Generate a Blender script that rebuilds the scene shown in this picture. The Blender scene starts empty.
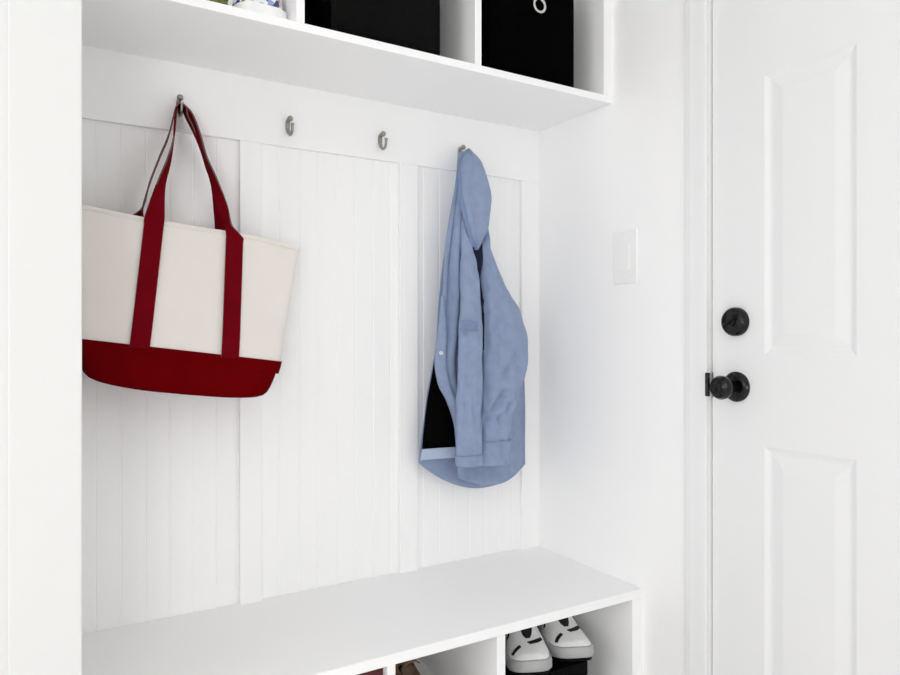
import bpy, bmesh, math, random
from mathutils import Vector, Matrix, noise
random.seed(4)
SC = bpy.context.scene
COL = SC.collection
PI = math.pi

# ------------------------------------------------------------------ materials
def mat(name, rgb, rough=0.5, metal=0.0, spec=0.5, bump=0.0, bscale=200.0, var=0.0, vscale=6.0, sheen=0.0, weave=False):
    m = bpy.data.materials.new(name); m.use_nodes = True
    nt = m.node_tree; b = nt.nodes['Principled BSDF']
    c = [(v/12.92 if v <= 0.04045 else ((v+0.055)/1.055)**2.4) for v in rgb]
    b.inputs['Base Color'].default_value = (*c, 1)
    b.inputs['Roughness'].default_value = rough
    b.inputs['Metallic'].default_value = metal
    b.inputs['Specular IOR Level'].default_value = spec
    if sheen: b.inputs['Sheen Weight'].default_value = sheen
    tc = nt.nodes.new('ShaderNodeTexCoord')
    if var:
        n = nt.nodes.new('ShaderNodeTexNoise'); n.inputs['Scale'].default_value = vscale
        n.inputs['Detail'].default_value = 4
        r = nt.nodes.new('ShaderNodeValToRGB')
        r.color_ramp.elements[0].position = 0.3; r.color_ramp.elements[1].position = 0.7
        r.color_ramp.elements[0].color = (*[v*(1-var) for v in c], 1)
        r.color_ramp.elements[1].color = (*[min(1, v*(1+var)) for v in c], 1)
        nt.links.new(tc.outputs['Object'], n.inputs['Vector'])
        nt.links.new(n.outputs['Fac'], r.inputs['Fac'])
        nt.links.new(r.outputs['Color'], b.inputs['Base Color'])
    if bump:
        n2 = nt.nodes.new('ShaderNodeTexWave' if weave else 'ShaderNodeTexNoise')
        n2.inputs['Scale'].default_value = bscale
        bp = nt.nodes.new('ShaderNodeBump'); bp.inputs['Strength'].default_value = bump
        bp.inputs['Distance'].default_value = 0.001
        nt.links.new(tc.outputs['Object'], n2.inputs['Vector'])
        nt.links.new(n2.outputs[1 if weave else 0], bp.inputs['Height'])
        nt.links.new(bp.outputs['Normal'], b.inputs['Normal'])
    return m

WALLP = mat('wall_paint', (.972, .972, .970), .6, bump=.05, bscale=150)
LEFTP = mat('left_wall_paint', (.885, .885, .882), .6, bump=.05, bscale=150)  # less white than the niche, so colour keeps wall and post from overexposing
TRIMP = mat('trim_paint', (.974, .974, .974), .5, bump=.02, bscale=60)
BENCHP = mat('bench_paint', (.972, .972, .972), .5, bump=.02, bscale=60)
DOORP = mat('door_paint', (.915, .916, .918), .5, bump=.02, bscale=80)  # toned below the niche white to hold door and casing from overexposing
FLOORM = mat('floor_tile', (.90, .895, .89), .45, var=.06, vscale=5)
CEILM = mat('ceiling_paint', (.975, .975, .975), .8)
PLASTIC = mat('switch_plastic', (.95, .95, .947), .4)
CANVAS = mat('ivory_canvas', (.92, .90, .875), .85, bump=.35, bscale=260, weave=True, var=.02, vscale=9)
RED = mat('red_canvas', (.385, .003, .018), .95, spec=.03, bump=.3, bscale=260, weave=True, var=.1, vscale=14)
REDSTRAP = mat('red_webbing', (.42, .02, .075), .95, spec=.05, bump=.3, bscale=300, weave=True, var=.1, vscale=20)
EDGE = mat('webbing_edge', (.42, .33, .32), .9)
CHROME = mat('brushed_nickel', (.63, .62, .60), .35, metal=1.0)
BLACKM = mat('black_metal', (.012, .012, .012), .2, spec=.35)
BRASS = mat('key_slot_metal', (.55, .55, .55), .3, metal=1.0)
BIN = mat('black_bin_fabric', (.003, .003, .003), .95, spec=.04, bump=.3, bscale=300, var=.25, vscale=8)
BINF = mat('bin_front_fabric', (.045, .043, .042), .9, spec=.08, bump=.3, bscale=300, var=.25, vscale=10)
BLUE = mat('chambray_cloth', (.57, .632, .757), .85, bump=.5, bscale=420, weave=True, var=.07, vscale=45, sheen=.05)
BLUED = mat('chambray_seam', (.485, .555, .69), .85, bump=.4, bscale=420, weave=True, var=.06, vscale=40)
BLUEL = mat('chambray_inside_hem', (.68, .74, .83), .85)
NAVY = mat('navy_lining_shade', (.055, .085, .19), .9)
BLACKF = mat('black_fleece_lining', (.006, .006, .008), .95, spec=.08, bump=.5, bscale=300)
BUTTON = mat('pearl_button', (.85, .86, .88), .3)
SHOEW = mat('white_leather', (.955, .955, .955), .5, bump=.2, bscale=150, var=.04, vscale=60)
SHOEG = mat('grey_rubber', (.68, .68, .68), .6, bump=.2, bscale=200)
SHOEK = mat('black_rubber', (.015, .015, .015), .8, spec=.15)
SHOEKF = mat('black_shoe_cloth', (.05, .05, .055), .8)
LACE = mat('pale_lace', (.72, .72, .73), .8)
BROWN = mat('tan_leather', (.42, .33, .25), .5, var=.2, vscale=30)
BROWNS = mat('brown_sole', (.22, .15, .11), .6)
DKRED = mat('dark_red_card', (.30, .045, .06), .6, var=.2, vscale=20)
BLKCARD = mat('black_card', (.01, .01, .01), .8, spec=.1)
OLIVE = mat('olive_cloth', (.40, .42, .22), .85, var=.2, vscale=30)

def floral():
    m = bpy.data.materials.new('floral_print'); m.use_nodes = True
    nt = m.node_tree; b = nt.nodes['Principled BSDF']; b.inputs['Roughness'].default_value = .7
    tc = nt.nodes.new('ShaderNodeTexCoord')
    v = nt.nodes.new('ShaderNodeTexVoronoi'); v.inputs['Scale'].default_value = 105
    r = nt.nodes.new('ShaderNodeValToRGB'); r.color_ramp.interpolation = 'CONSTANT'
    e = r.color_ramp.elements
    e[0].position = 0; e[0].color = (.86, .86, .88, 1)
    e[1].position = .30; e[1].color = (.03, .05, .22, 1)
    for p, c in ((.58, (.30, .36, .60, 1)), (.68, (.85, .84, .86, 1)), (.80, (.30, .26, .12, 1)), (.88, (.75, .45, .47, 1)), (.94, (.82, .84, .80, 1))):
        q = e.new(p); q.color = c
    s = nt.nodes.new('ShaderNodeSeparateColor')
    nt.links.new(tc.outputs['Object'], v.inputs['Vector'])
    nt.links.new(v.outputs['Color'], s.inputs['Color'])
    nt.links.new(s.outputs[0], r.inputs['Fac'])
    nt.links.new(r.outputs['Color'], b.inputs['Base Color'])
    return m
FLORAL = floral()

# ------------------------------------------------------------------ helpers
ORG = {}
def thing(name, label, cat, loc, group=None):
    o = bpy.data.objects.new(name, None); COL.objects.link(o)
    o.location = loc; o.empty_display_size = .05
    o['label'] = label; o['category'] = cat
    if group: o['group'] = group
    ORG[o.name] = Vector(loc)
    return o

def obj(name, bm, m, parent=None, smooth=None, label=None, solid=0, bevel=0, subsurf=0, offset=-1):
    """link a bmesh given in room coordinates as one mesh object"""
    bmesh.ops.recalc_face_normals(bm, faces=bm.faces[:]) if not solid else None
    me = bpy.data.meshes.new(name); bm.to_mesh(me); bm.free()
    o = bpy.data.objects.new(name, me); COL.objects.link(o)
    for x in (m if isinstance(m, (list, tuple)) else [m]): me.materials.append(x)
    if parent is not None:
        org = ORG[parent.name]; o.parent = parent; ORG[o.name] = org
        me.transform(Matrix.Translation(-org))
        if ORG.get('part:'+parent.name) is None and parent.type != 'EMPTY': pass
    else:
        c = Vector((0, 0, 0)); ORG[o.name] = c
    if solid:
        s = o.modifiers.new('thick', 'SOLIDIFY'); s.thickness = solid; s.offset = offset
    if bevel:
        b = o.modifiers.new('bev', 'BEVEL'); b.width = bevel; b.segments = 2; b.limit_method = 'ANGLE'; b.angle_limit = math.radians(40)
    if subsurf:
        s = o.modifiers.new('sub', 'SUBSURF'); s.levels = subsurf; s.render_levels = subsurf
    if smooth is not None:
        for p in me.polygons: p.use_smooth = True
        try: me.set_sharp_from_angle(angle=math.radians(smooth))
        except Exception: pass
    if label: o['label'] = label
    return o

def tag(o, label, cat, group=None):
    o['label'] = label; o['category'] = cat
    if group: o['group'] = group
    return o
def struct(o):
    o['kind'] = 'structure'; return o

def box(bm, x0, x1, y0, y1, z0, z1):
    v = [bm.verts.new((x, y, z)) for x in (x0, x1) for y in (y0, y1) for z in (z0, z1)]
    for f in ((0, 1, 3, 2), (4, 6, 7, 5), (0, 4, 5, 1), (2, 3, 7, 6), (0, 2, 6, 4), (1, 5, 7, 3)):
        bm.faces.new([v[i] for i in f])
    return v
def B(*a):
    bm = bmesh.new(); box(bm, *a); return bm

def grid(bm, pts, closed_u=False, closed_v=False, cap0=False, cap1=False):
    V = [[bm.verts.new(p) for p in row] for row in pts]
    n = len(V); k = len(V[0])
    for i in range(n - (0 if closed_v else 1)):
        for j in range(k - (0 if closed_u else 1)):
            a, b_, c, d = V[i][j], V[i][(j+1) % k], V[(i+1) % n][(j+1) % k], V[(i+1) % n][j]
            bm.faces.new((a, b_, c, d))
    if cap0: bm.faces.new(V[0])
    if cap1: bm.faces.new(V[-1][::-1])
    return V

def lathe(bm, prof, org, axis, n=32):
    """prof: (distance along axis, radius)"""
    ax = Vector(axis).normalized()
    u = ax.orthogonal().normalized(); w = ax.cross(u)
    rows = []
    for t, r in prof:
        r = max(r, 1e-5)
        rows.append([Vector(org) + ax*t + (u*math.cos(2*PI*i/n) + w*math.sin(2*PI*i/n))*r for i in range(n)])
    grid(bm, rows, closed_u=True, cap0=True, cap1=True)

def tube(bm, pts, r, n=10):
    pts = [Vector(p) for p in pts]; rows = []; up = None
    for i, p in enumerate(pts):
        t = (pts[min(i+1, len(pts)-1)] - pts[max(i-1, 0)]).normalized()
        if up is None: up = t.orthogonal().normalized()
        up = (up - t*up.dot(t)).normalized(); w = t.cross(up)
        rr = r[i] if isinstance(r, (list, tuple)) else r
        rows.append([p + (up*math.cos(2*PI*j/n) + w*math.sin(2*PI*j/n))*rr for j in range(n)])
    grid(bm, rows, closed_u=True, cap0=True, cap1=True)

def cr(vals, n):
    """Catmull-Rom resample of a list of tuples to n samples"""
    L = len(vals); out = []
    for i in range(n):
        f = i/(n-1)*(L-1); k = min(int(f), L-2); t = f-k
        p0, p1, p2, p3 = vals[max(k-1, 0)], vals[k], vals[k+1], vals[min(k+2, L-1)]
        out.append(tuple(.5*((2*b)+(-a+c)*t+(2*a-5*b+4*c-d)*t*t+(-a+3*b-3*c+d)*t**3) for a, b, c, d in zip(p0, p1, p2, p3)))
    return out

def ribbon(bm, pts, wid, thick):
    """pts: (x,y,z), wid: full width vectors; a flat strap"""
    rows = []
    n = len(pts)
    for i in range(n):
        p = Vector(pts[i]); w = Vector(wid[i])
        t = (Vector(pts[min(i+1, n-1)]) - Vector(pts[max(i-1, 0)])).normalized()
        nn = t.cross(w).normalized()*thick/2; h = w/2
        rows.append([p-h-nn, p+h-nn, p+h+nn, p-h+nn])
    grid(bm, rows, closed_u=True, cap0=True, cap1=True)

# ------------------------------------------------------------------ the room
XR, YB, H = 1.304, 1.657, 2.45
XL = -2.2; YN = -2.4
struct(obj('floor', B(XL-.1, XR+.1, YN, YB+.1, -.06, 0), FLOORM))
struct(obj('ceiling', B(XL-.1, XR+.1, YN, YB+.1, H, H+.06), CEILM))
# beadboard back wall: one panel with its grooves in the mesh
bm = bmesh.new()
xs = [(-.05, 0)]; x = .025
while x < XR - .02:
    xs += [(x-.0020, 0), (x-.0006, .0010), (x+.0006, .0010), (x+.0020, 0)]
    x += .0495
xs += [(XR+.05, 0)]
rows = [[(a, YB+d, z) for a, d in xs] for z in (0, H)]
grid(bm, rows)
rows2 = [[(a, YB+.09, z) for a in (-.05, XR+.05)] for z in (0, H)]
grid(bm, rows2)
struct(obj('wall_back', bm, TRIMP))
# right wall with the door opening
DY1, DY0, DZ = 1.040, .322, 2.05
bm = bmesh.new()
box(bm, XR, XR+.12, DY1, YB+.1, 0, H); box(bm, XR, XR+.12, YN, DY0, 0, H); box(bm, XR, XR+.12, DY0, DY1, DZ, H)
struct(obj('wall_right', bm, WALLP))
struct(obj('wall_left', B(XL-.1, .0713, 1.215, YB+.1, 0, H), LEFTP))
bm = bmesh.new()                 # left wall, with an unseen window opening added to let light in
box(bm, XL-.1, XL, YN, -.85, 0, H); box(bm, XL-.1, XL, .95, 1.215, 0, H); box(bm, XL-.1, XL, -.85, .95, 0, .85); box(bm, XL-.1, XL, -.85, .95, 2.1, H)
struct(obj('wall_side', bm, WALLP))
bm = bmesh.new()                 # wall behind the photographer, with an unseen opening added for the fill light
WX0, WX1, WZ0, WZ1 = -1.5, .3, .30, 2.1
box(bm, XL-.1, WX0, YN-.1, YN, 0, H); box(bm, WX1, XR+.1, YN-.1, YN, 0, H); box(bm, WX0, WX1, YN-.1, YN, 0, WZ0); box(bm, WX0, WX1, YN-.1, YN, WZ1, H)
struct(obj('wall_rear', bm, WALLP))
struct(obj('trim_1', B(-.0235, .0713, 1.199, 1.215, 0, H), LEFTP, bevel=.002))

# rail and battens on the back wall
RY = YB-.012
struct(obj('trim_2', B(.0713, XR, RY, YB, 1.5133, 1.70), TRIMP, bevel=.0012))
for n, (a, b) in enumerate(((.4235, .4747), (.840, .8937), (1.2397, XR))):
    struct(obj('trim_%d' % (n+3), B(a, b, RY+.0005, YB, .43, 1.5133), TRIMP, bevel=.0012))

# door casing
bm = bmesh.new()
CW = .0575; CT = .014
def casing_profile(w):
    return [(0, 0), (0, -.008), (.004, -.010), (w*.55, -.0125), (w*.7, -CT), (w-.003, -CT), (w, -CT+.003), (w, 0)]
# upright towards the bench: profile runs in +y
for (ya, sgn, z1) in ((DY1, 1, DZ+CW), (DY0, -1, DZ+CW)):
    pr = casing_profile(CW)
    rows = [[(XR+d, ya+sgn*u, z) for u, d in pr] for z in (0, z1)]
    grid(bm, rows, cap0=True, cap1=True)
rows = [[(XR+d, y, DZ+u) for u, d in casing_profile(CW)] for y in (DY0-CW, DY1+CW)]
grid(bm, rows, cap0=True, cap1=True)
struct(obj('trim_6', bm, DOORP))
# jamb behind the gap
bm = bmesh.new()
box(bm, XR+.046, XR+.12, DY1-.02, DY1, 0, DZ); box(bm, XR+.046, XR+.12, DY0, DY0+.02, 0, DZ); box(bm, XR+.046, XR+.12, DY0, DY1, DZ-.02, DZ)
struct(obj('trim_7', bm, DOORP))

# ------------------------------------------------------------------ door leaf
def door_leaf(y_free, y_hinge, z0, z1, xf, thick):
    bm = bmesh.new()
    st = .128; mull = .075
    pw = (y_free-y_hinge-2*st-mull)/2
    ys = [y_free, y_free-st, y_free-st-pw, y_free-st-pw-mull, y_hinge+st, y_hinge]
    zs = [z0, .20, .829, 1.020, 1.600, 1.752, 1.93, z1]
    def quad(ya, yb, za, zb, x):
        return [(x, ya, za), (x, yb, za), (x, yb, zb), (x, ya, zb)]
    for i in range(5):
        for j in range(7):
            ya, yb, za, zb = ys[i], ys[i+1], zs[j], zs[j+1]
            if i in (1, 3) and j in (1, 3, 5):
                rings = [(0, 0), (.004, .0018), (.010, .0042), (.015, .0048), (.019, .0044), (.040, .0012), (.043, .001)]
                prev = None
                for ins, dep in rings:
                    vs = [bm.verts.new(p) for p in quad(ya-ins, yb+ins, za+ins, zb-ins, xf+dep)]
                    if prev:
                        for q in range(4):
                            bm.faces.new((prev[q], prev[(q+1) % 4], vs[(q+1) % 4], vs[q]))
                    prev = vs
                bm.faces.new(prev)
            else:
                bm.faces.new([bm.verts.new(p) for p in quad(ya, yb, za, zb, xf)])
    bmesh.ops.remove_doubles(bm, verts=bm.verts[:], dist=1e-5)
    # sides and back
    a = [bm.verts.new(p) for p in quad(y_free, y_hinge, z0, z1, xf)]
    b = [bm.verts.new(p) for p in quad(y_free, y_hinge, z0, z1, xf+thick)]
    for q in range(4): bm.faces.new((a[q], a[(q+1) % 4], b[(q+1) % 4], b[q]))
    bm.faces.new(b)
    return bm
DXF = XR+.006
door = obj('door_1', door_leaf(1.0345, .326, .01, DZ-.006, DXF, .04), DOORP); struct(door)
KY, KZ = .9725, .9485
bm = bmesh.new()
lathe(bm, [(0, .0325), (.004, .0325), (.008, .029), (.011, .022), (.012, .013), (.028, .0115), (.032, .013), (.036, .0195), (.044, .0245), (.054, .0255), (.061, .022), (.065, .014), (.0655, .012), (.0645, .010), (.0645, 0)], (DXF, KY, KZ), (-1, 0, 0), 40)
obj('door_knob', bm, BLACKM, door, smooth=35, label='black round door knob with rosette')
bm = bmesh.new()
lathe(bm, [(0, .031), (.010, .031), (.015, .0285), (.018, .024), (.0185, 0)], (DXF, KY, 1.0885), (-1, 0, 0), 40)
db = obj('deadbolt', bm, BLACKM, door, smooth=35, label='black round deadbolt with thumb turn')
bm = bmesh.new()
lathe(bm, [(0, .010), (.004, .010), (.006, .008), (.006, 0)], (DXF-.0185, KY, 1.0885), (-1, 0, 0), 20)
c, s = math.cos(.62), math.sin(.62)
rows = []
for xx, k in ((0, 1), (-.006, 1), (-.0075, .8)):
    rows.append([(DXF-.0235+xx, KY+(u*c-w*s)*k, 1.0885-(u*s+w*c)*k) for u, w in ((-.015, -.0026), (.015, -.0026), (.015, .0026), (-.015, .0026))])
grid(bm, rows, closed_u=True, cap0=True, cap1=True)
obj('thumb_turn', bm, BLACKM, db, bevel=.001)
bm = bmesh.new()
box(bm, DXF-.0005, DXF+.030, 1.0335, 1.0349, KZ-.028, KZ+.028)
obj('latch_plate', bm, BLACKM, door)
# strike plate on the casing, its lip curling out past the edge
bm = bmesh.new()
rows = []
for u, d in ((-.0110, -.012), (-.0098, -.0155), (-.0075, -.0165), (-.0048, -.0162)):
    rows.append([(XR+d, DY1+u, KZ+w) for w in (-.024, -.020, .024, .028)])
grid(bm, rows)
tag(obj('strike_plate', bm, BLACKM, solid=.002, offset=1), 'small black strike plate on the white door casing beside the knob', 'strike plate')

# ------------------------------------------------------------------ light switch
sw = thing('light_switch', 'white light switch on the wall between coat niche and door', 'light switch', (XR, 1.2938, 1.19))
obj('switch_plate', B(XR-.0042, XR, 1.2530, 1.3346, 1.190, 1.325), PLASTIC, sw, bevel=.003)
bm = bmesh.new()
rows = [[(XR-.0042-d, y, z) for y, z in ((1.2773, 1.2245), (1.3103, 1.2245), (1.3103, 1.2905), (1.2773, 1.2905))] for d in (0, .001)]
rows.append([(XR-.0075, 1.2783, 1.2255), (XR-.0075, 1.3093, 1.2255), (XR-.0055, 1.3093, 1.2895), (XR-.0055, 1.2783, 1.2895)])
grid(bm, rows, closed_u=True, cap0=True, cap1=True)
obj('rocker', bm, PLASTIC, sw, bevel=.0006)
for zz in (1.207, 1.308):
    bm = bmesh.new(); lathe(bm, [(0, .0035), (.0012, .0032), (.0016, 0)], (XR-.0042, 1.2938, zz), (-1, 0, 0), 14)
    obj('screw', bm, PLASTIC, sw)

# ------------------------------------------------------------------ storage bench
NX0 = .0718
be = thing('storage_bench', 'white built-in storage bench with shoe cubbies under a wide seat', 'bench', (.69, 1.45, 0))
obj('seat', B(NX0, XR-.0005, 1.237, YB-.001, .410, .432), BENCHP, be, bevel=.002)
for a, b in ((NX0, NX0+.02), (.325, .343), (.605, .6235), (.868, .890), (1.2725, XR-.0005)):
    obj('divider' if NX0 < a < 1.2 else 'side_panel', B(a, b, 1.2405, YB-.006, .12, .4095), BENCHP, be, bevel=.001)
obj('back_panel', B(NX0, XR-.0005, YB-.006, YB-.001, .12, .4095), BENCHP, be)
for a, b in ((NX0+.02, .325), (.343, .605), (.6235, .868), (.890, 1.2725)):
    obj('cubby_floor', B(a, b, 1.2405, YB-.006, .12, .14), BENCHP, be)
obj('cubby_shelf', B(.6235, .868, 1.2405, YB-.006, .202, .2200), BENCHP, be)
obj('toe_kick', B(NX0, XR-.0005, 1.29, YB-.006, 0, .1195), BENCHP, be)

# ------------------------------------------------------------------ wall cubby shelf
SF = 1.344
ws = thing('wall_shelf', 'white wall-mounted cubby shelf above the coat hooks', 'shelf', (.69, 1.5, 1.664))
obj('bottom_board', B(NX0, XR-.0005, SF, YB-.0125, 1.664, 1.6815), BENCHP, ws, bevel=.0012)
obj('top_board', B(NX0, XR-.0005, SF, YB-.001, 2.06, 2.078), BENCHP, ws, bevel=.0012)
for a, b in ((NX0, NX0+.018), (.4565, .474), (.8795, .8975), (1.2775, XR-.0005)):
    obj('divider' if NX0 < a < 1.2 else 'side_panel', B(a, b, SF+.001, YB-.013, 1.682, 2.0595), BENCHP, ws, bevel=.001)
obj('back_panel', B(NX0, XR-.0005, YB-.0125, YB-.001, 1.7005, 2.0595), BENCHP, ws)

# ------------------------------------------------------------------ coat hooks
HOOKZ = 1.5755
def hook(x, z, label):
    t = thing('coat_hook', label, 'hook', (x, RY, z), 'coat hooks on the white rail')
    bm = bmesh.new()
    rows = []
    for d, k in ((0, 1), (.0025, 1), (.004, .82), (.0045, .5)):
        rows.append([(x+.0055*k*math.cos(2*PI*i/24), RY-d, z-.006+.019*k*math.sin(2*PI*i/24)) for i in range(24)])
    grid(bm, rows, closed_u=True, cap0=True, cap1=True)
    obj('hook_plate', bm, CHROME, t, smooth=40)
    bm = bmesh.new()
    pts = [(x, RY-.003, z+.004), (x, RY-.010, z+.004), (x, RY-.017, z+.006)]
    tube(bm, pts, [.0045, .004, .004])
    lathe(bm, [(-.0068, .001), (-.006, .0035), (-.003, .0062), (0, .007), (.003, .0062), (.006, .0035), (.0068, .001)], (x, RY-.020, z+.007), (0, -1, .2), 18)
    obj('peg', bm, CHROME, t, smooth=40)
    bm = bmesh.new()
    pts = [(x, RY-.003, z-.016)]
    for i in range(13):
        a = -PI/2 - .55 + (PI*.62)*i/12 + .55*(i/12)
        a = -PI*.95 + PI*.98*i/12
        pts.append((x, RY-.020-.016*math.cos(a)*1.0, z-.016+.016*math.sin(a)))
    pts = [(x, RY-.003, z-.014), (x, RY-.008, z-.020)] + [(x, RY-.022+.014*math.cos(a), z-.020+.012*math.sin(a)) for a in [(-.15-.95*i/9)*PI for i in range(10)]] + [(x, RY-.0365, z-.013), (x, RY-.038, z-.008)]
    tube(bm, pts, [.0035]*(len(pts)-2)+[.004, .005])
    obj('prong', bm, CHROME, t, smooth=40)
    return t
HX = [.288, .5365, .7815, 1.0240]
hook(HX[0], HOOKZ, 'silver coat hook holding up the ivory and red tote bag')
hook(HX[1], 1.569, 'empty silver coat hook nearer the tote bag')
hook(HX[2], 1.569, 'empty silver coat hook nearer the blue jacket')
hook(HX[3], 1.568, 'silver coat hook holding up the blue hooded jacket')

# ------------------------------------------------------------------ tote bag
TC, TS = math.cos(.13), math.sin(.13)
def bagpt(u, y, v):            # the bag hangs tipped down to the right
    return (.281 + u*TC + v*TS*.62, y, 1.022 - u*TS + v*TC)
tb = thing('tote_bag', 'ivory canvas tote bag with dark red base and red handles hanging on a hook', 'bag', (.29, 1.57, .93))
def se(a, n):                 # superellipse direction
    c, s = math.cos(a), math.sin(a)
    return math.copysign(abs(c)**(2/n), c), math.copysign(abs(s)**(2/n), s)
def bag_half(v):              # half width, half depth, centre y
    t = (v+.085)/.355
    tap = .018*max(0, -v/.085)**1.5
    hw = .194 + .052*min(max((v+.085)/.355, 0), 1)
    hd = .070 - .028*t
    cy = 1.562 + .018*t
    return hw-tap, hd, cy
def bag_ring(v, grow=0, n=72, ksq=5.0, sc=1.0):
    hw, hd, cy = bag_half(v)
    out = []
    for i in range(n):
        a = 2*PI*i/n
        c, s = se(a, ksq)
        u = c*(hw+grow)*sc; w = s*(hd+grow)*sc
        f = math.exp(-((abs(c)-.97)/.2)**2)
        dy = 0
        if v > 0:
            k = min(v/.08, 1)
            dy = k*(.004*math.sin(u*31+v*9)+.005*noise.noise(Vector((u*9, v*9, s*2+3))))
        # side gussets fold inwards towards the rim
        if abs(c) > .9:
            u -= math.copysign(.014*max(0, v/.27)*(1-abs(s)**2), u)
        out.append(bagpt(u, cy + w + dy, v + .004*math.sin(u*14)*max(v, 0)/.27))
    return out
bm = bmesh.new()
vs = [0 + .27*i/26 for i in range(27)]
rows = [bag_ring(v) for v in vs]
top = bag_ring(.27)
rows += [bag_ring(.2705, -.002)]
rows += [bag_ring(.27-.23*i/10, -.004) for i in range(11)]
grid(bm, rows, closed_u=True)
obj('canvas_body', bm, CANVAS, tb, smooth=60, label='ivory canvas body')
bm = bmesh.new()
rows = []
for sc_, v in ((.05, -.0845), (.6, -.0845), (.9, -.084), (.96, -.0815), (.988, -.076), (1.0, -.066)):
    rows.append(bag_ring(v, .0015, sc=sc_))
rows += [bag_ring(-.066 + .070*i/8, .0018) for i in range(1, 9)] + [bag_ring(.0045, .0004), bag_ring(.004, -.003)]
rows = [[(p[0], p[1], p[2]+(.022*max(0, (abs((i/72*2*PI+PI/2) % (2*PI)-PI)/PI)-0)*0)) for i, p in enumerate(r)] for r in rows]
# the soft base rounds up towards both ends
def lift(p):
    u = (p[0]-.281)
    return (p[0], p[1], p[2] + (.016*min(abs(u)/.19, 1.1)**3 if p[2] < 1.022-u*TS-.03 else 0))
rows = [[lift(p) for p in r] for r in rows]
grid(bm, rows, closed_u=True, cap0=True)
base = obj('red_base', bm, RED, tb, smooth=60, label='dark red canvas base')
bm = bmesh.new()
tube(bm, bag_ring(.0045, .0014) + bag_ring(.0045, .0014)[:1], .0013, 6)
obj('base_piping', bm, REDSTRAP, base, smooth=60)
bm = bmesh.new()
tube(bm, bag_ring(.262, .0005) + bag_ring(.262, .0005)[:1], .0012, 6)
obj('rim_hem', bm, CANVAS, tb, smooth=60)
PX, PYH, PZ = HX[0], RY-.022, HOOKZ-.029     # the hook's prong
def handle(front):
    off = -1 if front else 1
    P = []; W = []
    def face_y(v): 
        hw, hd, cy = bag_half(v); return cy + off*(hd+.0035)
    def yo(u, v): return face_y(v)
    ul, ur = -.092, .089
    for v in (.000, .05, .10, .15, .20, .25, .272):
        u = ul + (.011 if front else -.012)*v/.27
        p = bagpt(u, face_y(v)-(.003 if front else -.003)*min(v/.05, 1), v); P.append(p); W.append((.0375*TC, 0, -.0375*TS*.4))
    if front:
        P += [(0.2353, 1.5380, 1.3682), (0.2553, 1.5660, 1.4281), (0.2693, 1.5900, 1.4865), (.2795, PYH, PZ+.013)]
        W += [(.018, .024, -.004), (.0100, .030, -.003), (.004, .033, -.002), (.003, .032, 0)]
        P += [(.2880, PYH, PZ+.018), (.2965, PYH, PZ+.013)]
        W += [(0, .030, 0), (-.002, .030, 0)]
        P += [(0.3082, 1.6060, 1.5377), (0.3215, 1.5940, 1.4930), (0.3306, 1.5750, 1.4441), (0.3426, 1.5550, 1.3983), (0.3545, 1.5380, 1.3471), (0.3610, 1.5300, 1.3165), (0.3673, 1.5260, 1.3015), (0.3710, 1.5240, 1.2887)]
        W += [(-.0005, .032, 0), (-.0005, .034, 0), (.001, .034, 0), (-.006, .033, .002), (-.021, .022, .012), (-.018, .022, .016), (-.010, .022, .014), (-.018, .010, .004)]
    else:
        P += [(0.2106, 1.6180, 1.3289), (0.2235, 1.6180, 1.3815), (0.2428, 1.6200, 1.4381), (0.2634, 1.6220, 1.4934), (.2785, PYH-.002, PZ+.010)]
        W += [(.004, .032, 0), (.0035, .034, 0), (.0035, .034, 0), (.0035, .034, 0), (.003, .032, 0)]
        P += [(.2880, PYH-.002, PZ+.0155), (.2975, PYH-.002, PZ+.010)]
        W += [(0, .032, 0), (-.002, .032, 0)]
        P += [(0.3018, 1.6220, 1.5410), (0.3165, 1.6220, 1.5123), (0.3315, 1.6220, 1.4767), (0.3439, 1.6200, 1.4377), (0.3609, 1.6180, 1.3900)]
        W += [(.004, .034, 0), (.005, .034, 0), (.005, .034, 0), (.003, .034, 0), (-.006, .030, 0)]
    for v in (.262, .25, .20, .15, .10, .05, .000):
        u = ur - .004 - .004*v/.27
        p = bagpt(u, face_y(v)-(.003 if front else -.003)*min(v/.05, 1), v); P.append(p); W.append((-.0365*TC, 0, .0365*TS*.4))
    n = 110
    bm = bmesh.new()
    ribbon(bm, cr(P, n), cr(W, n), .0034)
    for f in bm.faces:
        if len(f.verts) == 4 and min(e_.calc_length() for e_ in f.edges) < .0036 and f.calc_area() < .00006 and max((e_.calc_length() for e_ in f.edges)) < .02: f.material_index = 1
    return bm
obj('handle', handle(True), [REDSTRAP, EDGE], tb, smooth=50, label='front dark red webbing handle')
obj('handle', handle(False), [REDSTRAP, EDGE], tb, smooth=50, label='rear dark red webbing handle')

# ------------------------------------------------------------------ blue jacket
jk = thing('hooded_jacket', 'blue hooded jacket with black lining hanging by its hood from a hook', 'jacket', (1.02, 1.58, .65))
def sheet(L, R, n, m, yfun, bottom=None):
    """L,R: edge points top to bottom; yfun(s,t,x,z) -> depth; bottom(s) lowers the hem"""
    A = cr(L, n); Bq = cr(R, n)
    rows = []
    for i in range(n):
        t = i/(n-1); row = []
        for j in range(m):
            s = j/(m-1)
            x = A[i][0]*(1-s)+Bq[i][0]*s; y = A[i][1]*(1-s)+Bq[i][1]*s; z = A[i][2]*(1-s)+Bq[i][2]*s
            if bottom: z += bottom(s)*max(0, (t-.75)/.25)**1.5
            row.append((x, y + yfun(s, t, x, z), z))
        rows.append(row)
    bm = bmesh.new(); grid(bm, rows); return bm
def nz(x, z, k=9, seed=0): return noise.noise(Vector((x*k*2.4, z*k*.7, seed)))
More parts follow.
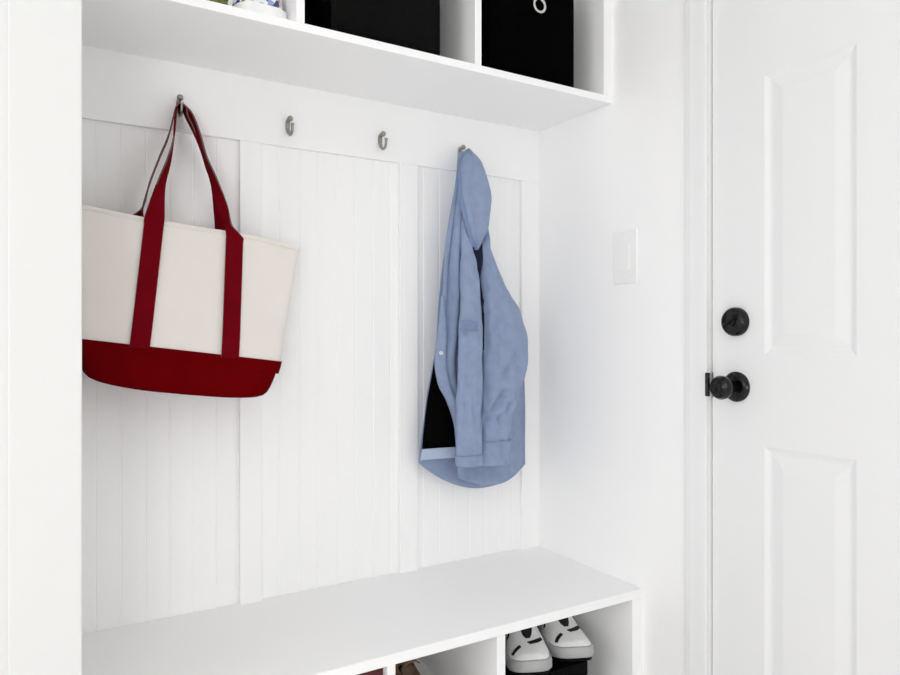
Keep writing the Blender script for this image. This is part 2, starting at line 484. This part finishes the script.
# back of the jacket, outside cloth
L = [(0.9915, 1.6000, 1.5521), (0.9882, 1.6050, 1.4908), (0.9756, 1.6050, 1.4088), (0.9575, 1.6060, 1.3004), (0.9401, 1.6080, 1.1797), (0.9274, 1.6100, 1.0335), (0.9027, 1.6120, 0.8885), (0.8847, 1.6120, 0.7844), (0.8787, 1.6120, 0.7246)]
R = [(1.0298, 1.6000, 1.5572), (1.0526, 1.6050, 1.4984), (1.0723, 1.6050, 1.4181), (1.0963, 1.6060, 1.3096), (1.1557, 1.6080, 1.1869), (1.2098, 1.6100, 1.0314), (1.2220, 1.6120, 0.8732), (1.2256, 1.6120, 0.7580), (1.2274, 1.6120, 0.6888)]
def hem(s):
    return -.066*math.sin(PI*min(max(s, 0), 1))**.8
obj('back_panel', sheet(L, R, 60, 40, lambda s, t, x, z: .008*nz(x, z, 9, 1)*(t > .1)-.010*math.sin(PI*s), hem), BLUE, jk, smooth=80, solid=.002)
# black lining facing forward at the open side
L = [(0.9278, 1.6000, 1.0600), (0.9181, 1.5990, 1.0073), (0.9099, 1.5980, 0.9550), (0.8958, 1.5970, 0.8901), (0.8848, 1.5960, 0.8255), (0.8774, 1.5960, 0.7610)]
R = [(0.9583, 1.5970, 1.0600), (0.9690, 1.5940, 1.0067), (0.9865, 1.5920, 0.9530), (0.9979, 1.5900, 0.8857), (1.0030, 1.5880, 0.8186), (1.0062, 1.5880, 0.7593)]
obj('lining', sheet(L, R, 30, 16, lambda s, t, x, z: .003*nz(x, z, 10, 5)), BLACKF, jk, smooth=80, solid=.002, label='black inner lining')
L = [(0.8763, 1.5940, 0.7640), (0.8736, 1.5940, 0.7513), (0.8713, 1.5940, 0.7359)]
R = [(1.0049, 1.5860, 0.7623), (1.0049, 1.5860, 0.7489), (1.0049, 1.5860, 0.7328)]
obj('inner_hem', sheet(L, R, 6, 16, lambda s, t, x, z: .003*nz(x, z, 10, 5)-.001), BLUEL, jk, smooth=80, solid=.003, label='pale blue hem facing inside the opening')
# front panel, with the open edge on the left
L = [(0.9931, 1.6000, 1.5361), (0.9827, 1.5960, 1.4804), (0.9677, 1.5920, 1.4060), (0.9498, 1.5880, 1.3243), (0.9388, 1.5850, 1.2521), (0.9285, 1.5830, 1.1518), (0.9132, 1.5800, 1.0470), (0.9045, 1.5780, 0.9951), (0.9148, 1.5750, 0.9299), (0.9409, 1.5730, 0.8846), (0.9587, 1.5720, 0.8312), (0.9651, 1.5700, 0.7572), (0.9698, 1.5700, 0.6857)]
R = [(1.0285, 1.5980, 1.5403), (1.0376, 1.5920, 1.4860), (1.0512, 1.5880, 1.4134), (1.0688, 1.5850, 1.3328), (1.0953, 1.5850, 1.2605), (1.1460, 1.5850, 1.1575), (1.1878, 1.5900, 1.0459), (1.1965, 1.5900, 0.9893), (1.1998, 1.5920, 0.9184), (1.2016, 1.5920, 0.8701), (1.2033, 1.5920, 0.8133), (1.2051, 1.5920, 0.7338), (1.1998, 1.5920, 0.6889)]
def crease(s, a, w): return math.exp(-((s-a)/w)**2)
def fy(s, t, x, z):
    k = min(1, t/.15)
    d = -.014*math.sin(PI*min(max(s, 0), 1))**.7*k + .010*nz(x, z, 10, 2)*k
    d += .013*crease(s, .10+.02*math.sin(t*7), .035)*math.exp(-((t-.36)/.16)**2)*k
    d += .014*crease(s, .30-.16*(t-.3), .045)*math.exp(-((t-.46)/.17)**2)*k
    d -= .008*crease(s, .19+.03*math.sin(t*8), .05)*math.sin(PI*t)*k
    d += .008*crease(s, .26, .04)*math.exp(-((t-.75)/.2)**2)
    return d
obj('front_panel', sheet(L, R, 84, 64, fy, lambda s: -.035*math.sin(PI*min(max(s, 0), 1))**.9), BLUE, jk, smooth=80, solid=.0025)
# placket down the open edge, with its snap
L = [(0.9292, 1.5815, 1.1622), (0.9207, 1.5800, 1.0992), (0.9138, 1.5785, 1.0470), (0.9051, 1.5765, 0.9951), (0.9154, 1.5735, 0.9300), (0.9415, 1.5715, 0.8847), (0.9593, 1.5705, 0.8313), (0.9658, 1.5685, 0.7574)]
R = [(0.9301, 1.5780, 1.1620), (0.9330, 1.5700, 1.0991), (0.9336, 1.5660, 1.0470), (0.9294, 1.5640, 0.9950), (0.9404, 1.5620, 0.9298), (0.9605, 1.5600, 0.8847), (0.9729, 1.5600, 0.8315), (0.9778, 1.5580, 0.7579)]
pk = obj('placket', sheet(L, R, 50, 10, lambda s, t, x, z: -.003*math.sin(PI*s)-.002), BLUE, jk, smooth=80, solid=.0025)
for c_ in ((0.9180, 1.5650, 1.0133),):
    bm = bmesh.new(); lathe(bm, [(-.004, .0055), (.002, .0055), (.0035, .004), (.0035, 0)], c_, (0, -1, .1), 16)
    obj('snap_button', bm, BUTTON, pk, smooth=40, label='pale snap button')
# navy sheet: lining in the V, painted fold shade down the sleeve gap
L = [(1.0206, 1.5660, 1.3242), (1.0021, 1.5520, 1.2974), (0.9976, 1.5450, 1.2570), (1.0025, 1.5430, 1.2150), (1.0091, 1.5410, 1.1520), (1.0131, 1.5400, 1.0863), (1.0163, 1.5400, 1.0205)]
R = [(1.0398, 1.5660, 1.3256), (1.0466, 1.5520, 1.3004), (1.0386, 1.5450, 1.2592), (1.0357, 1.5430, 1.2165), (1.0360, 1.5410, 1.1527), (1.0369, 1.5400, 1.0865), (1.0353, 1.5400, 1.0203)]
obj('lining_shade', sheet(L, R, 20, 10, lambda s, t, x, z: .006*math.sin(PI*s)), NAVY, jk, smooth=80, solid=.002, label='dark navy lining and painted fold shade between the sleeves')
def seg_dist(px_, pz_, a, b):
    ax, az, bx_, bz = a[0], a[2], b[0], b[2]
    dx, dz = bx_-ax, bz-az
    k = max(0, min(1, ((px_-ax)*dx+(pz_-az)*dz)/(dx*dx+dz*dz)))
    return math.hypot(px_-ax-k*dx, pz_-az-k*dz)
def sleeve(rows, seed, n=90, m=64, flat=.030, fold=.006, creases=()):
    """rows (x, y, z, half width); flattened cloth tube"""
    Rr = cr(rows, n); out = []
    for i, (x, y, z, h) in enumerate(Rr):
        t = i/(n-1); ring = []
        d = flat*min(1, h/.02)*(1-.15*t)
        for j in range(m):
            a = 2*PI*j/m; c, s = se(a, 2.3)
            f = 1 + .22*noise.noise(Vector((c*1.6, s*1.6, z*11+seed))) + .16*noise.noise(Vector((c*2.6+z*9, s*3, z*24+seed*2)))
            fy_ = fold*noise.noise(Vector((c*2.2+z*4, seed, z*22)))
            if s < 0:
                for (pa, pb, dep, wd) in creases:
                    q = seg_dist(x+c*h, z, pa, pb)
                    fy_ += dep*math.exp(-(q/wd)**2)*min(1, -s*2)
            ring.append((x+c*h, y+s*d*f+fy_, z))
        out.append(ring)
    bm = bmesh.new(); grid(bm, out, closed_u=True, cap0=True)
    # turned-in cuff opening
    lo = out[-1]; cx = sum(p[0] for p in lo)/m; cy = sum(p[1] for p in lo)/m
    bm2 = [[(cx+(p[0]-cx)*k, cy+(p[1]-cy)*k, p[2]+dz) for p in lo] for k, dz in ((1, 0), (.86, .001), (.84, .05))]
    grid(bm, bm2, closed_u=True, cap1=True)
    bmesh.ops.remove_doubles(bm, verts=bm.verts[:], dist=1e-6)
    return bm, out
SL = [(0.9885, 1.5800, 1.3821, 0.0038), (0.9903, 1.5630, 1.3216, 0.0106), (0.9886, 1.5480, 1.2698, 0.0140), (0.9890, 1.5400, 1.2090, 0.0211), (0.9898, 1.5340, 1.1512, 0.0248), (0.9866, 1.5300, 1.0730, 0.0303), (0.9826, 1.5280, 0.9562, 0.0327), (0.9798, 1.5280, 0.8526, 0.0344), (0.9804, 1.5280, 0.7748, 0.0360), (0.9832, 1.5300, 0.7224, 0.0361)]
bm, Rl = sleeve(SL, 3.1, creases=(((0.9534, 1.5000, 1.0346), (0.9776, 1.5000, 0.9961), .006, .006), ((0.9444, 1.5000, 0.8954), (0.9776, 1.5000, 0.9322), .006, .006), ((0.9594, 1.5000, 1.1490), (0.9564, 1.5000, 1.1032), .006, .005)))
s1 = obj('sleeve', bm, BLUE, jk, smooth=70, label='front sleeve with a buttoned tab')
SR = [(1.0560, 1.5660, 1.3484, 0.0065), (1.0502, 1.5560, 1.3011, 0.0117), (1.0511, 1.5520, 1.2552, 0.0174), (1.0584, 1.5480, 1.2125, 0.0310), (1.0742, 1.5450, 1.1700, 0.0433), (1.0941, 1.5430, 1.1220, 0.0604), (1.1087, 1.5450, 1.0329, 0.0732), (1.1021, 1.5450, 0.9519, 0.0679), (1.0870, 1.5400, 0.8908, 0.0591), (1.0744, 1.5360, 0.8463, 0.0488), (1.0645, 1.5320, 0.7914, 0.0436), (1.0629, 1.5320, 0.7171, 0.0436)]
bm, Rr_ = sleeve(SR, 8.7, fold=.008, creases=(((1.0852, 1.5100, 0.9038), (1.0151, 1.5100, 0.8186), .015, .008), ((1.1347, 1.5100, 1.0144), (1.0852, 1.5100, 0.9514), .010, .007),
    ((1.0755, 1.5100, 1.0864), (1.0755, 1.5100, 0.9623), .007, .006), ((1.0340, 1.5100, 1.1514), (1.0403, 1.5100, 1.0208), .008, .006), ((1.1048, 1.5100, 0.8736), (1.0658, 1.5100, 0.8361), .010, .006)))
s2 = obj('sleeve', bm, BLUE, jk, smooth=70, label='rear sleeve, bent at the elbow')
def band(rings, z0, k, par, name):
    out = []
    for ring in rings:
        if ring[0][2] > z0: continue
        cx = sum(p[0] for p in ring)/len(ring); cy = sum(p[1] for p in ring)/len(ring)
        out.append([(cx+(p[0]-cx)*k, cy+(p[1]-cy)*(k+.03)-.0006, p[2]) for p in ring])
    bm = bmesh.new(); grid(bm, out, closed_u=True)
    return obj(name, bm, BLUE, par, smooth=70, solid=.0015)
band(Rl, (0.9817, 1.5300, 0.7537)[2], 1.02, s1, 'cuff'); band(Rr_, (1.0605, 1.5300, 0.7893)[2], 1.04, s2, 'cuff')
# buttoned tab on the front sleeve
bm = bmesh.new()
pts = [(0.9447, 1.5120, 1.0855), (0.9498, 1.4990, 1.0866), (0.9641, 1.4955, 1.0854), (0.9831, 1.4990, 1.0830), (1.0049, 1.5120, 1.0807)]
ribbon(bm, cr(pts, 16), [(.003, 0, .024)]*16, .003)
tabm = obj('sleeve_tab', bm, BLUED, s1, smooth=50)
for c_ in ((0.9533, 1.4975, 1.0841), (0.9738, 1.4965, 1.0829)):
    bm = bmesh.new(); lathe(bm, [(0, .0045), (.002, .0045), (.003, .003), (.003, 0)], c_, (0, -1, .1), 14)
    obj('tab_button', bm, BLUED, tabm, smooth=40)
# hood
HD = [(1.0298, 1.6070, 1.5683, 0.0032), (1.0231, 1.5960, 1.5527, 0.0135), (1.0202, 1.5820, 1.5304, 0.0256), (1.0188, 1.5720, 1.4960, 0.0388), (1.0206, 1.5650, 1.4601, 0.0452), (1.0215, 1.5600, 1.4274, 0.0477), (1.0211, 1.5560, 1.3868, 0.0407), (1.0210, 1.5520, 1.3438, 0.0305), (1.0191, 1.5500, 1.3116, 0.0171), (1.0188, 1.5520, 1.2853, 0.0057)]
n = 56; m = 44; out = []
for i, (x, y, z, h) in enumerate(cr(HD, n)):
    t = i/(n-1); ring = []
    d = .036*min(1, h/.03)
    for j in range(m):
        a = 2*PI*j/m; c, s = math.cos(a), math.sin(a)
        f = 1 + .10*noise.noise(Vector((c*1.5, s*1.5, z*12)))
        crease = .006*math.exp(-((c+.35+.5*(t-.5))/.18)**2) if s < 0 else 0
        ring.append((x+c*h, y+s*d*f*.8+crease, z))
    out.append(ring)
bm = bmesh.new(); grid(bm, out, closed_u=True, cap0=True, cap1=True)
hd = obj('hood', bm, BLUE, jk, smooth=70)
# darker strip along the fold line at the hood's edge
e = [(1.0138, 1.5900, 1.5582), (0.9897, 1.5770, 1.5174), (0.9757, 1.5660, 1.4843), (0.9719, 1.5560, 1.4269), (0.9790, 1.5500, 1.3794), (0.9904, 1.5460, 1.3353), (1.0092, 1.5460, 1.2920)]
bm = bmesh.new(); ribbon(bm, cr(e, 40), [(.009, -.004, 0)]*40, .004)
obj('hood_edge', bm, BLUED, hd, smooth=50, label='darker strip along the hood edge')
bm = bmesh.new()
tube(bm, [(HX[3]-.012, RY-.026, 1.5415), (HX[3]-.006, RY-.024, 1.553), (HX[3]+.002, RY-.0225, 1.556), (HX[3]+.010, RY-.024, 1.549), (HX[3]+.012, RY-.028, 1.538)], .0022, 8)
obj('hanging_loop', bm, BLUED, jk, smooth=60)

# ------------------------------------------------------------------ black fabric bins
def bin_(x0, x1, y0, y1, z0, h, label, ringx, front):
    t = thing('storage_bin', label, 'storage bin', ((x0+x1)/2, (y0+y1)/2, z0), 'black fabric bins on the wall shelf')
    bm = bmesh.new(); n = 14
    def side(z, x):  # soft walls
        k = (z-z0)/h
        return x
    rows = []
    for i in range(n+1):
        k = i/n; z = z0 + h*k
        bul = .004*math.sin(PI*k); ring = []
        pts = []
        m = 12
        for q in range(m): pts.append((x0 + (x1-x0)*q/m, y0, 0, -1))
        for q in range(m): pts.append((x1, y0 + (y1-y0)*q/m, 1, 0))
        for q in range(m): pts.append((x1 - (x1-x0)*q/m, y1, 0, 1))
        for q in range(m): pts.append((x0, y1 - (y1-y0)*q/m, -1, 0))
        for q, (a, b, nx, ny) in enumerate(pts):
            w = math.sin(PI*(q % m)/m)
            d = bul*w + .0025*w*noise.noise(Vector((a*16, b*16, z*18)))
            ring.append((a+nx*d, b+ny*d, z))
        rows.append(ring)
    cx, cy = (x0+x1)/2, (y0+y1)/2
    inner = [[(cx+(p[0]-cx)*.965, cy+(p[1]-cy)*.965, z) for p in rows[-1]] for z in (z0+h, z0+.012)]
    grid(bm, rows+inner, closed_u=True, cap0=True, cap1=True)
    obj('bin_body', bm, BIN, t, smooth=35)
    # stitched front panel
    bm = bmesh.new(); R_ = []
    for i in range(17):
        k = i/16; z = z0+.004+(h-.008)*k; row = []
        for q in range(17):
            s = q/16; a = x0+.004+(x1-x0-.008)*s
            d = .004*math.sin(PI*k)*math.sin(PI*s) + .0035*noise.noise(Vector((a*13+x0*7, z*17, 2)))*math.sin(PI*s)
            row.append((a, y0-.0035-d-abs(.0012), z))
        R_.append(row)
    grid(bm, R_)
    fp = obj('front_panel', bm, front, t, smooth=60, solid=.002, offset=0)
    bm = bmesh.new()
    zc = z0+.191
    prof = [(.0125, 0), (.0125, .003), (.0145, .0048), (.0185, .0048), (.0215, .003), (.0225, 0)]
    rows = [[(ringx+r*math.cos(2*PI*i/36), y0-.0060-d, zc+r*math.sin(2*PI*i/36)) for r, d in prof] for i in range(36)]
    grid(bm, rows, closed_v=True)
    obj('grommet', bm, CHROMEW, t, smooth=50, label='pale metal grommet ring')
    bm = bmesh.new(); lathe(bm, [(0, .0125), (.0005, .0125), (.0005, 0)], (ringx, y0-.0062, zc), (0, -1, 0), 30)
    obj('finger_hole', bm, BLKCARD, t)
    return t
CHROMEW = mat('pale_grommet_metal', (.80, .80, .79), .35, metal=.6)
bin_(.5340, .8020, 1.372, 1.634, 1.6818, .285, 'black fabric bin with greyer front in the middle shelf cubby', .668, BINF)
bin_(.9300, 1.1980, 1.372, 1.634, 1.6818, .285, 'black fabric bin with grommet ring in the right-hand shelf cubby', 1.081, BIN)

# ------------------------------------------------------------------ patterned pouch and cloth in the left shelf cubby
po = thing('floral_pouch', 'white pouch with blue floral print in the left shelf cubby', 'pouch', (.402, 1.425, 1.6817))
bm = bmesh.new(); rows = []
for i in range(15):
    k = i/14; z = 1.6830 + .10*k
    e_ = math.sin(PI*(.18+.82*k))**.5 if k < .99 else .15
    w = .054*(1-.25*k) * (0.86+.14*min(1, k*5)); d = .055*(1-.55*k)*(0.86+.14*min(1, k*5))
    rows.append([(.402+se(2*PI*j/40, 3)[0]*w*(1+.03*noise.noise(Vector((j*.4, k*3, 0)))), 1.425+se(2*PI*j/40, 3)[1]*d, z) for j in range(40)])
grid(bm, rows, closed_u=True, cap0=True, cap1=True)
obj('pouch_body', bm, FLORAL, po, smooth=60)
bm = bmesh.new()
rows = [[(.402+se(2*PI*j/40, 3)[0]*w, 1.425+se(2*PI*j/40, 3)[1]*d, z) for j in range(40)] for w, d, z in ((.049, .050, 1.6818), (.0535, .0575, 1.6830), (.0536, .0590, 1.700), (.0535, .0580, 1.7110), (.051, .053, 1.7125))]
grid(bm, rows, closed_u=True, cap0=True, cap1=True)
obj('pouch_base', bm, SHOEW, po, smooth=40, label='plain white base band')
cl = thing('folded_cloth', 'small folded olive cloth beside the floral pouch on the wall shelf', 'cloth', (.299, 1.44, 1.6817))
for q in range(3):
    bm = bmesh.new(); rows = []
    z0 = 1.6828+.0125*q
    for w, z in ((.034, 0), (.037, .002), (.038, .005), (.037, .0085), (.034, .0105)):
        rows.append([(.299+se(2*PI*j/32, 6)[0]*w, 1.44+se(2*PI*j/32, 6)[1]*w*1.7, z0+z+.001*math.sin(j)) for j in range(32)])
    grid(bm, rows, closed_u=True, cap0=True, cap1=True)
    obj('fold', bm, OLIVE, cl, smooth=60)

# ------------------------------------------------------------------ shoes
def shoe(name, label, cat, loc, yaw, L=.295, W=.0525, upper=SHOEW, mid=SHOEG, out=SHOEK, lining=SHOEKF, stripes=True, group=None, mirror=1, midh=.034):
    """loc: middle of the sole; local +u runs towards the toe"""
    t = thing(name, label, cat, loc, group)
    cy, sy = math.cos(yaw), math.sin(yaw)
    def P(u, w, z): return (loc[0]+u*cy-w*sy*mirror, loc[1]+u*sy+w*cy*mirror, loc[2]+z)
    def halfw(s):                    # s 0 heel .. 1 toe, inner/outer
        b = [(0, .30), (.04, .56), (.12, .72), (.28, .70), (.45, .74), (.62, .95), (.75, 1.0), (.87, .92), (.95, .70), (.985, .46), (1.0, .16)]
        for (a, p), (c, q) in zip(b, b[1:]):
            if s <= c:
                k = (s-a)/(c-a); return W*(p+(q-p)*k)
        return W*.16
    def ctr(s): return .008*math.sin(PI*s*1.0)-.006*s
    def outline(n, g):
        pts = []
        for i in range(n+1):
            s = (1-math.cos(PI*i/n))/2; pts.append((-L/2+L*s + (g if s > .5 else -g)*abs(2*s-1)**3, ctr(s)+halfw(s)+g, s))
        for i in range(n-1, 0, -1):
            s = (1-math.cos(PI*i/n))/2; pts.append((-L/2+L*s + (g if s > .5 else -g)*abs(2*s-1)**3, ctr(s)-halfw(s)-g, s))
        return pts
    def spring(s): return .016*max(0, (s-.72)/.28)**2 + .004*max(0, (.1-s)/.1)
    def slab(levels, m, nm, lab=None):
        bm = bmesh.new()
        rows = [[P(u, w, z+spring(s)) for u, w, s in outline(26, g)] for z, g in levels]
        grid(bm, rows, closed_u=True, cap0=True, cap1=True)
        return obj(nm, bm, m, t, smooth=50, label=lab)
    slab(((0, -.004), (.001, -.001), (.008, .0005), (.009, 0)), out, 'outsole', 'black rubber outsole' if stripes else None)
    slab(((.009, .001), (.012, .0035), (midh-.006, .0035), (midh, .0015), (midh+.001, -.002)), mid, 'midsole', 'grey rubber midsole' if stripes else None)
    def toph(s):                     # height of the upper along the shoe
        b = [(0, .072), (.03, .088), (.10, .090), (.25, .078), (.36, .088), (.46, .104), (.56, .090), (.70, .068), (.84, .055), (.93, .046), (.985, .034), (1.0, .024)]
        for (a, p), (c, q) in zip(b, b[1:]):
            if s <= c:
                k = (s-a)/(c-a); k = k*k*(3-2*k) if False else k; return p+(q-p)*k
        return .024
    zb = midh-.004
    def S(s, th, off=0):             # th 0..1 across from one side over the top to the other
        hw = max(halfw(s)-.003, .004); h = toph(s)
        a = PI*th; c, sn = se(a, 2.6)
        lean = 1-.18*sn*(1-max(0, (s-.6)/.4))
        w = ctr(s)+(hw+off)*c*lean
        return P(-L/2+.004+(L-.008)*s, w, zb+spring(s)+(h-zb+off)*sn)
    ns, nt = 46, 32
    # opening: s .05-.44, th .27-.73
    def inside(i, j):
        s = i/ns; th = j/nt
        return .06 <= s < .43 and .28 <= th <= .70
    bm = bmesh.new(); V = [[bm.verts.new(S((1-math.cos(PI*i/ns))/2*.6+i/ns*.4, j/nt)) for j in range(nt+1)] for i in range(ns+1)]
    for i in range(ns):
        for j in range(nt):
            s = (1-math.cos(PI*(i+.5)/ns))/2*.6+(i+.5)/ns*.4; th = (j+.5)/nt
            if .055 < s < .40 and .30 < th < .70: continue
            bm.faces.new((V[i][j], V[i][j+1], V[i+1][j+1], V[i+1][j]))
    bmesh.ops.delete(bm, geom=[v for v in bm.verts if not v.link_faces], context='VERTS')
    up = obj('upper', bm, upper, t, smooth=70, solid=.003, offset=0)
    # lining: bowl under the opening
    bm = bmesh.new(); rows = []
    for k, dz in ((1.02, -.002), (.95, -.015), (.85, -.035), (.5, -.05), (.05, -.052)):
        ring = []
        for q in range(36):
            a = 2*PI*q/36; c, sn = se(a, 3)
            s = .2275+.178*c*k; hw = max(halfw(s)-.003, .004)
            th = .5+.205*sn
            h = toph(s); a2 = PI*th
            c2, s2_ = se(a2, 2.6)
            ring.append(P(-L/2+.004+(L-.008)*s, ctr(s)+hw*c2*(1-.18*s2_)*k, zb+(h-zb)*s2_+dz))
        rows.append(ring)
    grid(bm, rows, closed_u=True, cap1=True)
    obj('lining', bm, lining, t, smooth=70, solid=.0015, offset=0, label='black inner lining')
    # tongue
    bm = bmesh.new(); rows = []
    for i in range(13):                # tongue showing in the V of the lacing
        k = i/12; s = .34+.39*k; hwid = .02+.17*(1-k)**.7; row = []
        for j in range(9):
            p = S(s, .5-hwid+2*hwid*j/8, .0022); dz = .020*max(0, 1-k*3)
            row.append((p[0]-cy*.010*max(0, 1-k*3), p[1]-sy*.010*max(0, 1-k*3), p[2]+dz))
        rows.append(row)
    grid(bm, rows)
    obj('tongue', bm, SHOEKF if stripes else upper, t, smooth=70, solid=.003, offset=0, label='black tongue' if stripes else None)
    for i in range(3):               # laces
        s = .48+.055*i; bm = bmesh.new()
        tube(bm, [S(s+.012*math.sin(q), .35+.30*q/8, .006) for q in range(9)], .0025, 8)
        obj('lace', bm, SHOEKF if stripes else BROWNS, t, smooth=60)
    def strip(path, wd, m, nm, th=.0025):
        bm = bmesh.new(); pts = cr(path, 22)
        rows = []
        for k_ in range(22):
            s, th_ = pts[k_]
            s2, t2 = pts[min(k_+1, 21)]; s1_, t1 = pts[max(k_-1, 0)]
            ds, dt = s2-s1_, (t2-t1)*.5; l = math.hypot(ds, dt) or 1
            ns_, nt_ = -dt/l*wd/L, ds/l*wd/L*2
            tp = 1-.3*abs(2*k_/21-1)
            rows.append([S(s_, min(max(q_, .01), .99), o) for s_, q_, o in ((s_v, q_v, o_v) for s_v, q_v, o_v in ((th_ and s-ns_*tp, th_-nt_*tp, .0012), (s+ns_*tp, th_+nt_*tp, .0012), (s+ns_*tp, th_+nt_*tp, .0012+th), (s-ns_*tp, th_-nt_*tp, .0012+th)))])
        grid(bm, rows, closed_u=True, cap0=True, cap1=True)
        obj(nm, bm, m, up, smooth=40, label='dark side stripe' if m is SHOEKF else None)
    if stripes:
        for pth in ([(.875, .14), (.85, .25), (.815, .38)], [(.79, .50), (.76, .62), (.71, .74)], [(.60, .10), (.53, .18), (.47, .25)], [(.60, .90), (.53, .82), (.47, .75)]):
            strip([(a, b if mirror < 0 else 1-b) for a, b in pth], .0050, SHOEKF, 'stripe')
        bm = bmesh.new()            # heel tab
        ribbon(bm, [S(.012, .5, .004), S(.006, .5, .010), P(-L/2-.006, 0, .080), P(-L/2-.004, 0, .055)], [(sy*.018, -cy*.018, 0)]*4, .003)
        obj('heel_tab', bm, SHOEKF, t, smooth=40)
    return t
SZ = .268
bx = thing('shoe_box', 'black shoe box under the white sneakers in the right cubby', 'box', (1.03, 1.44, .1402))
obj('box_body', B(.900, 1.168, 1.288, 1.60, .1402, .262), BLKCARD, bx, bevel=.002)
obj('box_lid', B(.8985, 1.1695, 1.2865, 1.6015, .232, SZ-.0005), BLKCARD, bx, bevel=.002)
shoe('sneaker', 'white and grey sneaker nearer the cubby divider, on the black box', 'shoe', (1.050, 1.398, SZ), -PI/2-.42, group='pair of white sneakers in the bench')
shoe('sneaker', 'white and grey sneaker nearer the door, on the black box', 'shoe', (1.1755, 1.402, SZ), -PI/2-.40, group='pair of white sneakers in the bench', mirror=-1)
shoe('leather_shoe', 'tan brown leather shoe in the middle bench cubby', 'shoe', (.742, 1.440, .2205), PI/2, upper=BROWN, mid=BROWNS, out=BROWNS, lining=BROWN, stripes=False)
rb = thing('storage_box', 'dark red box in the bench cubby left of the brown shoe', 'box', (.475, 1.43, .1402))
obj('box_body', B(.350, .6035, 1.258, 1.60, .1402, .360), DKRED, rb, bevel=.003)
obj('box_lid', B(.348, .6045, 1.256, 1.602, .345, .402), DKRED, rb, bevel=.003)

# ------------------------------------------------------------------ light
w = bpy.data.worlds.new('world'); SC.world = w; w.use_nodes = True
bg = w.node_tree.nodes['Background']; bg.inputs[0].default_value = (1, 1, 1.0, 1); bg.inputs[1].default_value = .2
def area(name, loc, target, sx, sy, power, col=(1, 1, 1)):
    l = bpy.data.lights.new(name, 'AREA'); l.shape = 'RECTANGLE'; l.size = sx; l.size_y = sy; l.energy = power; l.color = col
    o = bpy.data.objects.new(name, l); COL.objects.link(o); o.location = loc
    o.rotation_euler = (Vector(target)-Vector(loc)).to_track_quat('-Z', 'Y').to_euler()
    return o
area('rear_fill', (-.6, YN-.05, 1.2), (-.6, 2, 1.2), 1.8, 1.8, 7)  # unseen area light added in the rear opening to fill the room
area('side_fill', (XL-.05, .05, 1.475), (2, .05, 1.475), 1.8, 1.25, 18.5)  # unseen area light added on the left to brighten the right wall
area('overhead_fill', (-.9, -.5, H-.02), (-.9, -.5, 0), 1.2, 1.2, 1.5)  # added overhead area light, no fixture modelled
area('softbox_fill', (-.9, -1.3, .8), (.9, 1.4, .8), .7, .7, 11.5)  # unseen softbox added behind the camera to fill niche and cubbies
SC.cycles.diffuse_bounces = 14; SC.cycles.max_bounces = 16

# ------------------------------------------------------------------ camera
cd = bpy.data.cameras.new('camera'); cam = bpy.data.objects.new('camera', cd); COL.objects.link(cam)
cd.sensor_width = 36; cd.lens = 700/900*36; cd.clip_start = .02
cd.shift_y = -2.5/900
cam.location = (0, 0, 1.06); cam.rotation_euler = (PI/2, 0, -math.radians(31.1307))
SC.camera = cam
vs_ = SC.view_settings
vs_.view_transform = 'Standard'; vs_.look = 'None'; vs_.exposure = 0.13; vs_.gamma = 1; vs_.use_curve_mapping = False
